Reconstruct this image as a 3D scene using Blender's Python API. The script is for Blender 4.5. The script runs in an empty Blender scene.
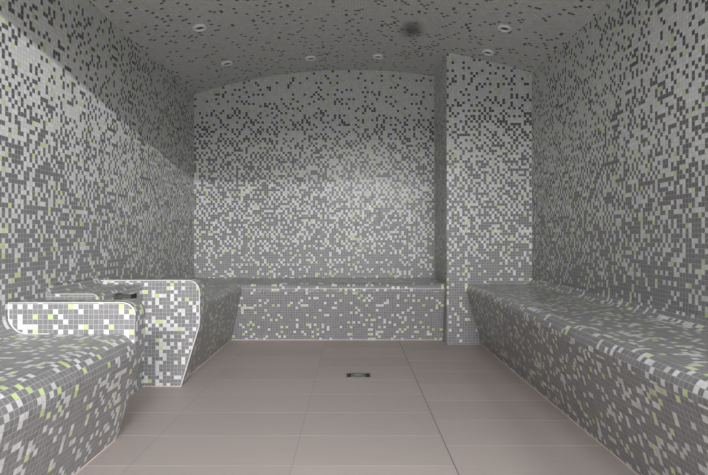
import bpy, bmesh, math, random
from mathutils import Vector

random.seed(4)
scene = bpy.context.scene
COL = scene.collection
P = 0.0203                      # mosaic pitch (metres)

# ------------------------------------------------------------------ room
XL, XR = -1.382, 1.362          # side walls
YB, YF = 4.715, -0.16           # back wall, front wall (behind the camera)
XC = (XL + XR) / 2
HW = (XR - XL) / 2
H_SIDE, SAG = 2.062, 0.214      # springing height and rise of the barrel vault
RAD = (HW * HW + SAG * SAG) / (2 * SAG)
EYE = 0.815
CX, CY = 0.715, 4.105           # column in the right back corner


def vault(x):
    d = min(abs(x - XC), HW)
    return H_SIDE + SAG - (RAD - math.sqrt(RAD * RAD - d * d))


# ------------------------------------------------------------------ materials
class NT:
    def __init__(self, name):
        self.m = bpy.data.materials.new(name)
        self.m.use_nodes = True
        self.t = self.m.node_tree
        self.t.nodes.clear()
        self.out = self.t.nodes.new('ShaderNodeOutputMaterial')
        self.b = self.t.nodes.new('ShaderNodeBsdfPrincipled')
        self.t.links.new(self.b.outputs[0], self.out.inputs[0])

    def n(self, kind, **kw):
        nd = self.t.nodes.new(kind)
        for k, v in kw.items():
            setattr(nd, k, v)
        return nd

    def link(self, a, b):
        self.t.links.new(a, b)

    def put(self, sock, v):
        if hasattr(v, 'links'):
            self.link(v, sock)
        else:
            sock.default_value = v

    def math(self, op, a, b=0.0, c=None):
        nd = self.n('ShaderNodeMath', operation=op)
        self.put(nd.inputs[0], a)
        self.put(nd.inputs[1], b)
        if c is not None:
            self.put(nd.inputs[2], c)
        return nd.outputs[0]

    def vmath(self, op, a, b=None, scale=None):
        nd = self.n('ShaderNodeVectorMath', operation=op)
        self.put(nd.inputs[0], a)
        if b is not None:
            self.put(nd.inputs[1], b)
        if scale is not None:
            self.put(nd.inputs['Scale'], scale)
        return nd.outputs[0]

    def mix(self, f, a, b):
        nd = self.n('ShaderNodeMix', data_type='RGBA')
        self.put(nd.inputs[0], f)
        self.put(nd.inputs[6], a)
        self.put(nd.inputs[7], b)
        return nd.outputs[2]


WHITE = (0.61, 0.615, 0.605, 1)
GREY = (0.218, 0.212, 0.216, 1)
CHARCOAL = (0.085, 0.083, 0.088, 1)
GREEN = (0.50, 0.61, 0.27, 1)
GROUT = (0.45, 0.442, 0.438, 1)


def mosaic(name, prob, green=0.04, stain=None, jitter=0.05, grey=None, spread=0.0):
    """glass mosaic; uv is in tiles.  prob: a number, or a list of (height m, share of grey tiles) read at the tile's own height"""
    s = NT(name)
    uv = s.n('ShaderNodeUVMap', uv_map='tiles').outputs[0]
    cell = s.vmath('FLOOR', uv)
    fr = s.vmath('FRACTION', uv)
    wn = s.n('ShaderNodeTexWhiteNoise', noise_dimensions='2D')
    s.link(s.vmath('ADD', cell, (0.37, 0.61, 0)), wn.inputs['Vector'])
    sep = s.n('ShaderNodeSeparateColor')
    s.link(wn.outputs['Color'], sep.inputs[0])
    r1, r2, r3 = wn.outputs['Value'], sep.outputs[1], sep.outputs[2]
    if spread:
        # the sheets are laid so that like tiles keep apart from each other
        c2 = s.n('ShaderNodeSeparateXYZ')
        s.link(cell, c2.inputs[0])
        q = s.math('ADD', s.math('MULTIPLY', c2.outputs[0], 0.4587), s.math('MULTIPLY', c2.outputs[1], 0.3141))
        r1 = s.math('FRACT', s.math('ADD', q, s.math('MULTIPLY', r1, spread)))
    if isinstance(prob, (int, float)):
        pr = prob
    else:
        cs = s.n('ShaderNodeSeparateXYZ')
        s.link(cell, cs.inputs[0])
        ramp = s.n('ShaderNodeValToRGB')
        s.link(s.math('MULTIPLY', cs.outputs[1], P / 2.4), ramp.inputs[0])
        el = ramp.color_ramp.elements
        while len(el) > 1:
            el.remove(el[-1])
        for i, (h, q) in enumerate(prob):
            e = el[0] if i == 0 else el.new(h / 2.4)
            e.position = h / 2.4
            e.color = (q, q, q, 1)
        pr = ramp.outputs[0]
        # the wall blend goes over from mid grey tiles at the seat to charcoal ones near the ceiling
        k = s.n('ShaderNodeMapRange')
        s.link(s.math('MULTIPLY', cs.outputs[1], P), k.inputs[0])
        k.inputs[1].default_value, k.inputs[2].default_value = 0.6, 1.7
        grey = s.mix(k.outputs[0], GREY, CHARCOAL)
    dark = s.math('LESS_THAN', r1, pr)
    col = s.mix(dark, WHITE, grey or GREY)
    col = s.mix(s.math('LESS_THAN', r2, green), col, GREEN)
    # each tile a little lighter or darker than its neighbours
    hsv = s.n('ShaderNodeHueSaturation')
    s.link(s.math('ADD', s.math('MULTIPLY', r3, 0.16), 0.92), hsv.inputs['Value'])
    s.link(col, hsv.inputs['Color'])
    col = hsv.outputs[0]
    if stain:
        sx, sy, sr = stain
        geo = s.n('ShaderNodeTexCoord').outputs['Object']
        d = s.vmath('SUBTRACT', geo, (sx, sy, 0))
        d = s.vmath('MULTIPLY', d, (1.1, 0.6, 0))
        ln = s.n('ShaderNodeVectorMath', operation='LENGTH')
        s.link(d, ln.inputs[0])
        nz = s.n('ShaderNodeTexNoise')
        s.link(geo, nz.inputs['Vector'])
        nz.inputs['Scale'].default_value = 18
        rr = s.math('ADD', ln.outputs['Value'], s.math('MULTIPLY', nz.outputs[0], 0.06))
        k = s.n('ShaderNodeMapRange', interpolation_type='SMOOTHSTEP')
        s.link(rr, k.inputs[0])
        k.inputs[1].default_value = 0.05
        k.inputs[2].default_value = sr
        k.inputs[3].default_value = 0.85
        k.inputs[4].default_value = 0.0
        stain_f = k.outputs[0]
    # joints
    e = s.vmath('ABSOLUTE', s.vmath('SUBTRACT', fr, (0.5, 0.5, 0)))
    es = s.n('ShaderNodeSeparateXYZ')
    s.link(e, es.inputs[0])
    edge = s.math('MAXIMUM', es.outputs[0], es.outputs[1])
    joint = s.math('GREATER_THAN', edge, 0.462)
    fin = s.mix(joint, col, GROUT)
    if stain:
        fin = s.mix(stain_f, fin, (0.05, 0.055, 0.045, 1))
    s.link(fin, s.b.inputs['Base Color'])
    s.link(s.math('ADD', s.math('MULTIPLY', joint, 0.45), 0.30), s.b.inputs['Roughness'])
    # every tile sits at a slightly different tilt
    gn = s.n('ShaderNodeNewGeometry').outputs['Normal']
    jit = s.vmath('SUBTRACT', wn.outputs['Color'], (0.5, 0.5, 0.5))
    nn = s.vmath('NORMALIZE', s.vmath('ADD', gn, s.vmath('SCALE', jit, scale=jitter)))
    s.link(nn, s.b.inputs['Normal'])
    s.b.inputs['Specular IOR Level'].default_value = 0.38
    return s.m


def plain(name, rgb, rough=0.5, metal=0.0, noise=0.0, emit=None):
    s = NT(name)
    if noise:
        nz = s.n('ShaderNodeTexNoise')
        tc = s.n('ShaderNodeTexCoord')
        s.link(tc.outputs['Object'], nz.inputs['Vector'])
        nz.inputs['Scale'].default_value = 35
        a = [c * (1 - noise) for c in rgb] + [1]
        b = [min(1, c * (1 + noise)) for c in rgb] + [1]
        s.link(s.mix(nz.outputs[0], a, b), s.b.inputs['Base Color'])
    else:
        s.b.inputs['Base Color'].default_value = (*rgb, 1)
    s.b.inputs['Roughness'].default_value = rough
    s.b.inputs['Metallic'].default_value = metal
    return s.m


def floor_material():
    s = NT('brown_porcelain')
    tc = s.n('ShaderNodeTexCoord').outputs['Object']
    sp = s.n('ShaderNodeSeparateXYZ')
    s.link(tc, sp.inputs[0])
    x, y = sp.outputs[0], sp.outputs[1]
    W, L = 0.58, 0.294
    u = s.math('DIVIDE', s.math('ADD', x, 0.215 + 4 * W), W)
    cu = s.math('FLOOR', u)
    odd = s.math('MULTIPLY', s.math('GREATER_THAN', cu, 4.5), 0.36)
    v = s.math('ADD', s.math('DIVIDE', s.math('ADD', y, 10 * L - 1.93), L), odd)
    cv = s.math('FLOOR', v)
    fu, fv = s.math('FRACT', u), s.math('FRACT', v)
    du = s.math('MULTIPLY', s.math('SUBTRACT', 0.5, s.math('ABSOLUTE', s.math('SUBTRACT', fu, 0.5))), W)
    dv = s.math('MULTIPLY', s.math('SUBTRACT', 0.5, s.math('ABSOLUTE', s.math('SUBTRACT', fv, 0.5))), L)
    ju = s.math('MULTIPLY', s.math('LESS_THAN', du, 0.0022), s.math('LESS_THAN', u, 5.9))
    jv = s.math('LESS_THAN', dv, 0.0024)
    cb = s.n('ShaderNodeCombineXYZ')
    s.link(cu, cb.inputs[0]); s.link(cv, cb.inputs[1])
    wn = s.n('ShaderNodeTexWhiteNoise', noise_dimensions='2D')
    s.link(cb.outputs[0], wn.inputs['Vector'])
    # fine brushed grain running across the room
    mp = s.n('ShaderNodeMapping')
    s.link(tc, mp.inputs['Vector'])
    mp.inputs['Scale'].default_value = (3, 120, 1)
    nz = s.n('ShaderNodeTexNoise')
    s.link(mp.outputs[0], nz.inputs['Vector'])
    nz.inputs['Scale'].default_value = 2.0
    nz.inputs['Detail'].default_value = 4
    val = s.math('ADD', s.math('MULTIPLY', nz.outputs[0], 0.22), 0.82)
    val = s.math('ADD', val, s.math('MULTIPLY', wn.outputs['Value'], 0.10))
    hs = s.n('ShaderNodeHueSaturation')
    hs.inputs['Color'].default_value = (0.425, 0.368, 0.345, 1)
    s.link(val, hs.inputs['Value'])
    # joints vary: pale across, darker along
    jn = s.n('ShaderNodeTexNoise')
    s.link(tc, jn.inputs['Vector']); jn.inputs['Scale'].default_value = 1.6
    pale = s.mix(jn.outputs[0], (0.26, 0.21, 0.19, 1), (0.92, 0.80, 0.74, 1))
    c = s.mix(jv, hs.outputs[0], pale)
    dk = s.math('ADD', s.math('MULTIPLY', s.math('GREATER_THAN', u, 4.5), 0.6), 0.25)
    c = s.mix(s.math('MULTIPLY', ju, dk), c, (0.13, 0.10, 0.095, 1))
    # mitre cuts of the fall towards the drain
    ax = s.math('ABSOLUTE', s.math('SUBTRACT', x, DRAIN[0]))
    ay = s.math('ABSOLUTE', s.math('SUBTRACT', y, DRAIN[1]))
    dd = s.math('ABSOLUTE', s.math('SUBTRACT', ax, s.math('ADD', s.math('MULTIPLY', ay, 1.5), 0.055)))
    near = s.math('MULTIPLY', s.math('LESS_THAN', ax, 0.26), s.math('LESS_THAN', ay, 0.145))
    cut = s.math('MULTIPLY', s.math('LESS_THAN', dd, 0.0028), near)
    c = s.mix(s.math('MULTIPLY', cut, 0.5), c, (0.34, 0.28, 0.26, 1))
    s.link(c, s.b.inputs['Base Color'])
    s.b.inputs['Roughness'].default_value = 0.5
    bp = s.n('ShaderNodeBump')
    bp.inputs['Strength'].default_value = 0.12
    bp.inputs['Distance'].default_value = 0.002
    s.link(nz.outputs[0], bp.inputs['Height'])
    s.link(bp.outputs[0], s.b.inputs['Normal'])
    return s.m


DRAIN = (0.035, 3.19)
WALL_RAMP = [(0.0, 0.94), (0.4, 0.90), (0.54, 0.82), (0.8, 0.70), (1.0, 0.63), (1.3, 0.54), (1.58, 0.41), (1.74, 0.29),
             (1.9, 0.18), (2.1, 0.09), (2.28, 0.05)]
SIDE_RAMP = [(0.0, 0.94), (0.4, 0.88), (0.5, 0.82), (0.7, 0.72), (0.95, 0.60), (1.15, 0.48), (1.4, 0.34), (1.68, 0.25),
             (1.9, 0.21), (2.06, 0.14)]
M_WALL = mosaic('wall_mosaic', WALL_RAMP, 0.03, spread=0.48)
M_SIDE = mosaic('side_wall_mosaic', SIDE_RAMP, 0.035, spread=0.55)
M_CEIL = mosaic('ceiling_mosaic', 0.068, 0.012, spread=0.55, stain=(0.41, 3.76, 0.155), grey=CHARCOAL)
M_BENCH = mosaic('bench_mosaic', 0.81, 0.035, jitter=0.10, spread=0.85)
M_BACKBENCH = mosaic('back_bench_mosaic', 0.90, 0.035, jitter=0.10, spread=0.85)
M_PANEL = mosaic('armrest_mosaic', 0.77, 0.05, jitter=0.04, spread=0.6)
M_TRIM = plain('white_edge_profile', (0.60, 0.59, 0.57), 0.5)
M_JOINT = plain('pale_sealant', (0.56, 0.47, 0.43), 0.6)
M_FLOOR = floor_material()
M_STEEL = plain('brushed_steel', (0.62, 0.61, 0.58), 0.28, 1.0)
M_DARKSTEEL = plain('dark_steel', (0.16, 0.17, 0.16), 0.38, 0.8)
M_BLACK = plain('black_recess', (0.012, 0.012, 0.012), 0.7)
M_RING = plain('white_lamp_ring', (0.86, 0.87, 0.87), 0.3)
M_LENS = plain('unlit_lamp_lens', (0.10, 0.10, 0.10), 0.25)
M_CONC = plain('corridor_screed', (0.34, 0.33, 0.32), 0.7, noise=0.1)
M_PLASTER = plain('plaster', (0.60, 0.60, 0.58), 0.8, noise=0.05)

# ------------------------------------------------------------------ mesh helpers
_seed = [0]


class MB:
    """collects faces that carry their own tile coordinates"""
    def __init__(self):
        self.bm = bmesh.new()
        self.uv = self.bm.loops.layers.uv.new('tiles')
        _seed[0] += 1
        self.off = (37.0 * _seed[0], 0.0)

    def face(self, pts, uvs, smooth=False):
        vs = [self.bm.verts.new(p) for p in pts]
        f = self.bm.faces.new(vs)
        f.smooth = smooth
        for l, (a, b) in zip(f.loops, uvs):
            l[self.uv].uv = (a / P + self.off[0], b / P + self.off[1])
        return f

    def build(self, name, mat, parent=None, weld=True):
        if weld:
            bmesh.ops.remove_doubles(self.bm, verts=self.bm.verts, dist=1e-5)
        bmesh.ops.recalc_face_normals(self.bm, faces=self.bm.faces)
        if self.bm.calc_volume(signed=True) < 0:
            bmesh.ops.reverse_faces(self.bm, faces=self.bm.faces)
        for e in self.bm.edges:
            e.smooth = all(f.smooth for f in e.link_faces)
        me = bpy.data.meshes.new(name)
        self.bm.to_mesh(me)
        self.bm.free()
        me.materials.append(mat)
        o = bpy.data.objects.new(name, me)
        COL.objects.link(o)
        if parent is not None:
            o.parent = parent
            o.matrix_parent_inverse = parent.matrix_world.inverted()
        return o


def structure(o):
    o['kind'] = 'structure'
    return o


def thing(name, loc, label, cat, group=None):
    o = bpy.data.objects.new(name, None)
    COL.objects.link(o)
    o.location = loc
    o.empty_display_size = 0.1
    o['label'] = label
    o['category'] = cat
    if group:
        o['group'] = group
    bpy.context.view_layer.update()
    return o


def box(mb, x0, x1, y0, y1, z0, z1):
    for ax in range(3):
        for hi in (0, 1):
            lo3, hi3 = (x0, y0, z0), (x1, y1, z1)
            k = hi3[ax] if hi else lo3[ax]
            a, b = [i for i in range(3) if i != ax]
            pts, uvs = [], []
            for (p, q) in ((0, 0), (1, 0), (1, 1), (0, 1)):
                v = [0, 0, 0]
                v[ax] = k
                v[a] = hi3[a] if p else lo3[a]
                v[b] = hi3[b] if q else lo3[b]
                pts.append(v)
                uvs.append((v[a], v[b]))
            mb.face(pts, uvs)


def prism(mb, prof, at0, at1, s0, s1, closed_from=0, captile=True):
    """prof: closed list of (d, h, smooth).  at0/at1 map (d, h) to the two end points, s0/s1(d, h) give the running length there.
    tile rows follow the arc length of the profile."""
    n = len(prof)
    arc = [0.0]
    for i in range(1, n + 1):
        a, b = prof[i - 1], prof[i % n]
        arc.append(arc[-1] + math.hypot(b[0] - a[0], b[1] - a[1]))
    for i in range(n):
        a, b = prof[i], prof[(i + 1) % n]
        sm = a[2]
        p = [at0(a[0], a[1]), at1(a[0], a[1]), at1(b[0], b[1]), at0(b[0], b[1])]
        u = [(s0(a[0], a[1]), arc[i]), (s1(a[0], a[1]), arc[i]), (s1(b[0], b[1]), arc[i + 1]), (s0(b[0], b[1]), arc[i + 1])]
        mb.face(p, u, sm)
    for at in (at0, at1):
        mb.face([at(q[0], q[1]) for q in prof], [(q[0], q[1]) for q in prof])


def arc_pts(cx, cy, r, a0, a1, n):
    return [(cx + r * math.cos(math.radians(a0 + (a1 - a0) * i / n)), cy + r * math.sin(math.radians(a0 + (a1 - a0) * i / n))) for i in range(n + 1)]


def tube(pts, r, name, mat, parent, seg=8, closed=False):
    cu = bpy.data.curves.new(name, 'CURVE')
    cu.dimensions = '3D'
    cu.bevel_depth = r
    cu.bevel_resolution = 2
    sp = cu.splines.new('POLY')
    sp.points.add(len(pts) - 1)
    for q, p in zip(sp.points, pts):
        q.co = (*p, 1)
    cu.use_fill_caps = True
    o = bpy.data.objects.new(name, cu)
    dg = bpy.context.evaluated_depsgraph_get()
    COL.objects.link(o)
    dg.update()
    me = bpy.data.meshes.new_from_object(o.evaluated_get(dg))
    COL.objects.unlink(o)
    bpy.data.objects.remove(o)
    me.materials.clear()
    me.materials.append(mat)
    me.name = name
    m = bpy.data.objects.new(name, me)
    COL.objects.link(m)
    m.parent = parent
    m.matrix_parent_inverse = parent.matrix_world.inverted()
    return m


# ------------------------------------------------------------------ shell
T = 0.12
# floor runs out under the doorway into the corridor
mb = MB(); box(mb, XL - T, XR + T, YF - T, YB + T, -0.1, 0.0)
structure(mb.build('floor', M_FLOOR))

mb = MB(); box(mb, XL - T, XL, YF - T, YB + T, 0.0, 2.5)
structure(mb.build('wall_left', M_SIDE))
mb = MB(); box(mb, XR, XR + T, YF - T, YB + T, 0.0, 2.5)
structure(mb.build('wall_right', M_SIDE))
mb = MB(); box(mb, XL, XR, YB, YB + T, 0.0, 2.5)
structure(mb.build('wall_back', M_WALL))

# barrel-vaulted ceiling, tiles follow the arc
mb = MB()
N = 48
th = math.asin(HW / RAD)
zc = H_SIDE + SAG - RAD
ring = []
for i in range(N + 1):
    a = -th + 2 * th * i / N
    ring.append((XC + RAD * math.sin(a), zc + RAD * math.cos(a), RAD * a))
for i in range(N):
    (xa, za, ua), (xb, zb, ub) = ring[i], ring[i + 1]
    y0, y1 = YF, YB
    mb.face([(xa, y0, za), (xb, y0, zb), (xb, y1, zb), (xa, y1, za)], [(ua, y0), (ub, y0), (ub, y1), (ua, y1)], True)
    mb.face([(xa, y0, 2.48), (xb, y0, 2.48), (xb, y1, 2.48), (xa, y1, 2.48)], [(ua, y0), (ub, y0), (ub, y1), (ua, y1)])
    for y in (y0, y1):
        mb.face([(xa, y, za), (xb, y, zb), (xb, y, 2.48), (xa, y, 2.48)], [(xa, za), (xb, zb), (xb, 2.48), (xa, 2.48)])
for k in (0, N):
    xa, za, ua = ring[k]
    mb.face([(xa, YF, za), (xa, YB, za), (xa, YB, 2.48), (xa, YF, 2.48)], [(YF, za), (YB, za), (YB, 2.48), (YF, 2.48)])
ceil = structure(mb.build('ceiling', M_CEIL))

# square column in the back right corner; its head follows the vault
mb = MB()
NS = 10
for i in range(NS):
    xa = CX + (XR - CX) * i / NS
    xb = CX + (XR - CX) * (i + 1) / NS
    for y in (CY, YB):
        mb.face([(xa, y, 0), (xb, y, 0), (xb, y, vault(xb) + .01), (xa, y, vault(xa) + .01)], [(xa, 0), (xb, 0), (xb, vault(xb) + .01), (xa, vault(xa) + .01)])
    for z in (0, 1):
        za, zb = (vault(xa) + .01, vault(xb) + .01) if z else (0, 0)
        mb.face([(xa, CY, za), (xb, CY, zb), (xb, YB, zb), (xa, YB, za)], [(xa, CY), (xb, CY), (xb, YB), (xa, YB)])
for x in (CX, XR):
    mb.face([(x, CY, 0), (x, YB, 0), (x, YB, vault(x) + .01), (x, CY, vault(x) + .01)], [(CY, 0), (YB, 0), (YB, vault(x) + .01), (CY, vault(x) + .01)])
structure(mb.build('column', M_WALL))

# front wall behind the camera: a wide doorway under a lintel
DX0, DX1, DH = -1.36, 1.33, 2.048
mb = MB()
box(mb, XL, DX0, YF - T, YF, 0, 2.5)
box(mb, DX1, XR, YF - T, YF, 0, 2.5)
box(mb, DX0, DX1, YF - T, YF, DH, 2.5)
structure(mb.build('wall_front', M_PLASTER, weld=False))
mb = MB(); box(mb, -9.0, 9.0, -6.5, YF - T, -0.1, -0.002)
structure(mb.build('floor_corridor', M_CONC))

# ------------------------------------------------------------------ benches
def bench_profiles(base, over, seat, nose_r=0.045, cove=0.045, nose_h=None):
    """d is measured from the wall.  returns (riser, seat) profiles, each closed"""
    nx = base + over                      # furthest reach of the nose
    # nose: circle tangent to the seat plane, its front at nx
    cxn, czn = nx - nose_r, seat - nose_r
    # tangent direction from the base point to the nose circle
    bx, bz = base, 0.0
    dx, dz = cxn - bx, czn - bz
    dist = math.hypot(dx, dz)
    ang = math.atan2(dz, dx) - math.asin(nose_r / dist)
    ln = math.sqrt(dist * dist - nose_r * nose_r)
    tx, tz = bx + math.cos(ang) * ln, bz + math.sin(ang) * ln
    a0 = math.degrees(math.atan2(tz - czn, tx - cxn))
    riser = [(base, 0.0, False)]
    riser += [(tx, tz, False), (0.0, tz, False), (0.0, 0.0, False)]
    sp = [(x, z, True) for x, z in arc_pts(cxn, czn, nose_r, a0, 90, 9)]
    sp += [(x, z, True) for x, z in arc_pts(cove, seat + cove, cove, 270, 180, 6)]
    sp[-1] = (sp[-1][0], sp[-1][1], False)
    sp += [(0.0, tz, False)]
    return riser, sp


E = 0.0008     # hairline between a bench and its wall


def bench(label, loc, at0, at1, s0, s1, base, over, seat, joint, cove=0.045, t=None, mat=None, nose_r=0.05):
    mat = mat or M_BENCH
    t = t or thing('tiled_bench', loc, label, 'bench', 'tiled benches along the walls')
    riser, sp = bench_profiles(base, over, seat, nose_r=nose_r, cove=cove)
    mb = MB(); prism(mb, riser, at0, at1, s0, s1)
    mb.build('riser', mat, t)
    mb = MB(); prism(mb, sp, at0, at1, s0, s1)
    mb.build('seat', mat, t)
    tube(joint, 0.0045, 'base_joint', M_JOINT, t)
    return t


# right bench, along the whole right wall up to the column
bench('long grey mosaic bench with undercut front along the right wall',
      (XR - 0.3, 2.0, 0),
      lambda d, h: (XR - E - d, YF + 0.002, h), lambda d, h: (XR - E - d, CY - E, h),
      lambda d, h: YF, lambda d, h: CY,
      XR - 0.980, 0.112, 0.462, [(0.979, YF + .02, 0.002), (0.979, CY - .004, 0.002)])

# back bench between left bench and column; mitred into the left one
LB = 0.417
far = bench('L-shaped mosaic bench from the tall end panel around the back corner to the column',
      (XL + .3, YB - 0.3, 0),
      lambda d, h: (XL + max(d, .0) + E, YB - E - d, h), lambda d, h: (CX - E, YB - E - d, h),
      lambda d, h: XL + d, lambda d, h: CX,
      LB, 0.105, 0.460, [(XL + LB, YB - LB - .001, 0.002), (CX - .004, YB - LB - .001, 0.002)], cove=0.012, mat=M_BACKBENCH)

# far left bench, from the end panel to the back corner
YP0, YP1 = 2.955, 3.06
bench('', None,
            lambda d, h: (XL + E + d, YP1, h), lambda d, h: (XL + E + d, YB - E - d, h),
            lambda d, h: YP1, lambda d, h: YB - d,
            LB, 0.105, 0.460, [(XL + LB + .001, YP0 + .003, 0.002), (XL + LB + .001, YB - LB - .002, 0.002)], t=far, mat=M_BACKBENCH)

# near left bench, beside the camera
YA0, YA1 = 2.165, 2.275
NB = XL + 0.0
near = bench('pale mosaic bench at the front left ending in a low raised armrest',
             (XL + 0.3, 1.0, 0),
             lambda d, h: (XL + E + d, YF + 0.002, h), lambda d, h: (XL + E + d, YA0, h),
             lambda d, h: YF, lambda d, h: YA0,
             0.427, 0.092, 0.428, [(XL + .428, YF + .02, 0.002), (XL + .428, YA0, 0.002)], cove=0.075, nose_r=0.075)


def armrest(parent, base, reach, lo, top, r, y0, y1_top, y1_bot, left, cove_r=None):
    """raised end panel of a bench: straight undercut, upright edge, rounded top corner"""
    prof = [(base, 0.0, False), (base + (reach - base) * 0.97, lo * 0.95, True), (reach, lo + 0.02, True)]
    prof += [(x, z, True) for x, z in arc_pts(reach - r, top - r, r, 0, 90, 10)]
    if cove_r:
        prof += [(x, z, True) for x, z in arc_pts(cove_r, top + cove_r, cove_r, 270, 180, 6)]
    prof += [(0.0, prof[-1][1] if cove_r else top, False), (0.0, 0.0, False)]
    if cove_r:
        prof.pop(-2)

    def at1(d, h):
        k = min(1, h / 0.4)
        return (XL + E + d, y1_bot + (y1_top - y1_bot) * k, h)
    mb = MB()
    prism(mb, prof, lambda d, h: (XL + E + d, y0, h), at1, lambda d, h: y0, lambda d, h: y1_top)
    a = mb.build('armrest', M_PANEL, parent)
    a['label'] = 'raised end panel with a rounded corner and white edge line'
    line = [(XL + E + d, y0, h) for d, h, s in prof if d >= left and not (h > top + .001)]
    return a, line


# tall end panel of the far bench
a, ln = armrest(far, 0.442, 0.545, 0.345, 0.580, 0.062, YP0, YP1, YP1, 0.03)
tube(ln + [(XL + 0.007, YP0, 0.580)], 0.0034, 'edge_trim', M_TRIM, a)
tube([(XL + 0.03, YP0, 0.0015), (XL + .442, YP0, 0.0015)], 0.004, 'base_joint', M_JOINT, a)

# low armrest of the near bench
a, ln = armrest(near, 0.427, 0.511, 0.36, 0.554, 0.05, YA0, YA1, 2.19, 0.02)
ln = [p for p in ln if p[2] > 0.40]
edge = [(XL + .17, YA0, .429)]
edge += [(XL + x + .006, YA0, z) for x, z in arc_pts(.075, .428 + .075, .075, 270, 180, 8)]
edge += [(XL + .007, YA0, .554)]
tube(edge + list(reversed(ln)), 0.003, 'edge_trim', M_TRIM, a)

# low tiled ledge on the wall between the two left benches, with a flat dark spout
t = thing('tiled_ledge', (XL + .07, 2.7, 0), 'narrow mosaic ledge against the left wall between the low armrest and the tall end panel', 'ledge')
prof = [(0.235, 0.0, False), (0.235, 0.535, True)] + [(x, z, True) for x, z in arc_pts(0.210, .535, .025, 0, 90, 5)][1:]
prof += [(x, z, True) for x, z in arc_pts(.04, .60, .04, 270, 180, 5)] + [(0, 0, False)]
mb = MB(); prism(mb, prof, lambda d, h: (XL + E + d, 2.44, h), lambda d, h: (XL + E + d, YP0 - .008, h), lambda d, h: 2.44, lambda d, h: YP0)
mb.build('ledge_block', M_BENCH, t)
tube([(XL + .04, 2.44, .560), (XL + .21, 2.44, .560), (XL + .228, 2.44, .553), (XL + .235, 2.44, .535), (XL + .235, 2.44, .30)], 0.002, 'edge_trim', M_TRIM, t)

t = thing('water_spout', (XL + .237, 2.62, .54), 'flat dark metal spout above the low armrest of the front left bench', 'spout')
mb = MB(); box(mb, XL + .2365, XL + .246, 2.59, 2.67, .505, .545); mb.build('wall_plate', M_DARKSTEEL, t)
mb = MB(); box(mb, XL + .246, XL + .315, 2.605, 2.655, .523, .537); mb.build('blade', M_DARKSTEEL, t)
mb = MB(); box(mb, XL + .315, XL + .322, 2.602, 2.658, .519, .541); mb.build('lip', M_BLACK, t)

# ------------------------------------------------------------------ downlights
def lathe(mb, prof, n=28):
    for i in range(n):
        a, b = 2 * math.pi * i / n, 2 * math.pi * (i + 1) / n
        for (r0, z0), (r1, z1) in zip(prof, prof[1:]):
            pts = [(r0 * math.cos(a), r0 * math.sin(a), z0), (r0 * math.cos(b), r0 * math.sin(b), z0),
                   (r1 * math.cos(b), r1 * math.sin(b), z1), (r1 * math.cos(a), r1 * math.sin(a), z1)]
            if r0 < 1e-6:
                pts = [pts[0], pts[2], pts[3]]
            elif r1 < 1e-6:
                pts = pts[:3]
            mb.face(pts, [(0, 0)] * len(pts), True)


spots = [(-0.984, 3.48, 'unlit white round downlight nearest the front on the left side of the ceiling'),
         (-0.975, 4.20, 'unlit white round downlight near the back corner on the left side of the ceiling'),
         (-0.335, 4.36, 'unlit white round downlight left of the two by the back wall top'),
         (0.205, 4.34, 'unlit white round downlight right of the two by the back wall top'),
         (0.980, 3.48, 'unlit white round downlight nearest the front on the right side of the ceiling'),
         (0.985, 3.93, 'unlit white round downlight just in front of the column head')]
proto = None
for x, y, lab in spots:
    if proto is None:
        proto = thing('downlight', (0, 0, 0), lab, 'ceiling light', 'recessed ceiling downlights')
        mb = MB(); lathe(mb, [(.027, .002), (.027, -.006), (.031, -.011), (.038, -.012), (.043, -.009), (.045, .0), (.045, .004), (.027, .004), (.027, .002)])
        mb.build('trim_ring', M_RING, proto)
        mb = MB(); lathe(mb, [(0, -.003), (.018, -.003), (.0265, -.0015), (.0265, .002), (0, .002)])
        mb.build('lens', M_LENS, proto)
        o = proto
    else:
        o = proto.copy()
        COL.objects.link(o)
        for ch in proto.children:
            c = ch.copy()
            COL.objects.link(c)
            c.parent = o
        o['label'] = lab
    slope = math.asin(max(-1, min(1, (x - XC) / RAD)))
    o.location = (x, y, vault(x) - 0.003)
    o.rotation_euler = (0, slope, 0)

# ------------------------------------------------------------------ floor drain
t = thing('floor_drain', (DRAIN[0], DRAIN[1], 0), 'small rectangular steel drain with two dark ends set in the brown floor', 'drain')
x0, x1, y0, y1 = DRAIN[0] - .071, DRAIN[0] + .071, DRAIN[1] - .048, DRAIN[1] + .048
mb = MB()
for b in ((x0, x1, y0, y0 + .006), (x0, x1, y1 - .006, y1), (x0, x0 + .006, y0 + .006, y1 - .006), (x1 - .006, x1, y0 + .006, y1 - .006)):
    box(mb, *b, 0.0, 0.004)
mb.build('frame', M_DARKSTEEL, t, weld=False)
mb = MB(); box(mb, x0 + .006, x1 - .006, y0 + .006, y1 - .006, 0.0, 0.0012); mb.build('sump', M_BLACK, t)
mb = MB()
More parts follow.
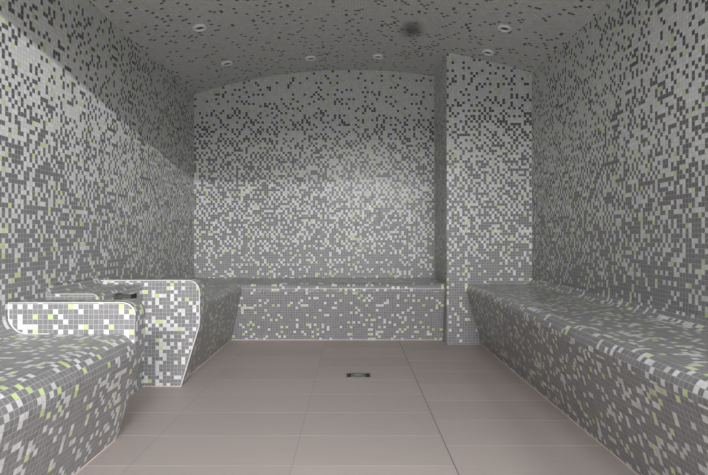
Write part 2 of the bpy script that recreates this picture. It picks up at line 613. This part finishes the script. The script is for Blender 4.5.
# waisted cover plate: wide towards the middle of its length, leaving the two dark ends
n = 16
outl = []
for i in range(n + 1):
    q = -1 + 2 * i / n
    outl.append((DRAIN[0] + q * .044, .024 + .017 * (q * q)))
top = [(x, DRAIN[1] + w, .0035) for x, w in outl] + [(x, DRAIN[1] - w, .0035) for x, w in reversed(outl)]
mb.face(top, [(0, 0)] * len(top))
bot = [(x, y, .0013) for x, y, z in top]
mb.face(bot, [(0, 0)] * len(bot))
for i in range(len(top)):
    j = (i + 1) % len(top)
    mb.face([top[i], top[j], bot[j], bot[i]], [(0, 0)] * 4)
mb.build('cover_plate', plain('satin_cover', (0.20, 0.22, 0.20), 0.5, 0.5), t)
mb = MB()
lathe(mb, [(0, .0042), (.012, .0042), (.014, .0036), (.014, .0036), (0, .0036)], 20)
for v in mb.bm.verts:
    v.co.x = v.co.x * 2.0 + DRAIN[0]; v.co.y = v.co.y + DRAIN[1] + .012
mb.build('latch', M_STEEL, t)

# ------------------------------------------------------------------ light
w = bpy.data.worlds.new('daylight')
scene.world = w
w.use_nodes = True
bg = w.node_tree.nodes['Background']
bg.inputs[0].default_value = (0.89, 0.94, 1.0, 1)
bg.inputs[1].default_value = 2.0


def area(name, loc, target, sx, sy, power, col=(1, 1, 1)):
    l = bpy.data.lights.new(name, 'AREA')
    l.shape = 'RECTANGLE'
    l.size, l.size_y = sx, sy
    l.energy = power
    l.color = col
    o = bpy.data.objects.new(name, l)
    COL.objects.link(o)
    o.location = loc
    o.rotation_euler = (Vector(target) - Vector(loc)).to_track_quat('-Z', 'Y').to_euler()
    return o


# the strip lamp of the corridor outside, and the daylight that comes in by the doorway
area('corridor_lamp', (2.6, -3.4, 2.515), (2.6, 4.0, 0.9), 2.0, 0.025, 375, (0.97, 0.985, 1.0))
area('corridor_skylight', (0.2, -3.4, 2.55), (0.0, 4.0, 0.9), 1.6, 0.7, 275, (1.0, 0.99, 0.98))
l = area('doorway_portal', ((DX0 + DX1) / 2, YF - T, DH / 2), ((DX0 + DX1) / 2, 3, DH / 2), DX1 - DX0, DH, 1)
l.data.cycles.is_portal = True

# ------------------------------------------------------------------ camera
cam = bpy.data.cameras.new('camera')
cam.sensor_width = 36
cam.sensor_fit = 'HORIZONTAL'
cam.lens = 541 / 708 * 36
cam.shift_x = 1.5 / 708
cam.shift_y = 0.0
cam.clip_start = 0.02
co = bpy.data.objects.new('camera', cam)
COL.objects.link(co)
co.location = (0, 0, EYE)
co.rotation_euler = (math.radians(90), 0, 0)
scene.camera = co

vs = scene.view_settings
vs.view_transform = 'Standard'
vs.look = 'None'
vs.exposure = 0.0
vs.gamma = 1.0
vs.use_curve_mapping = False
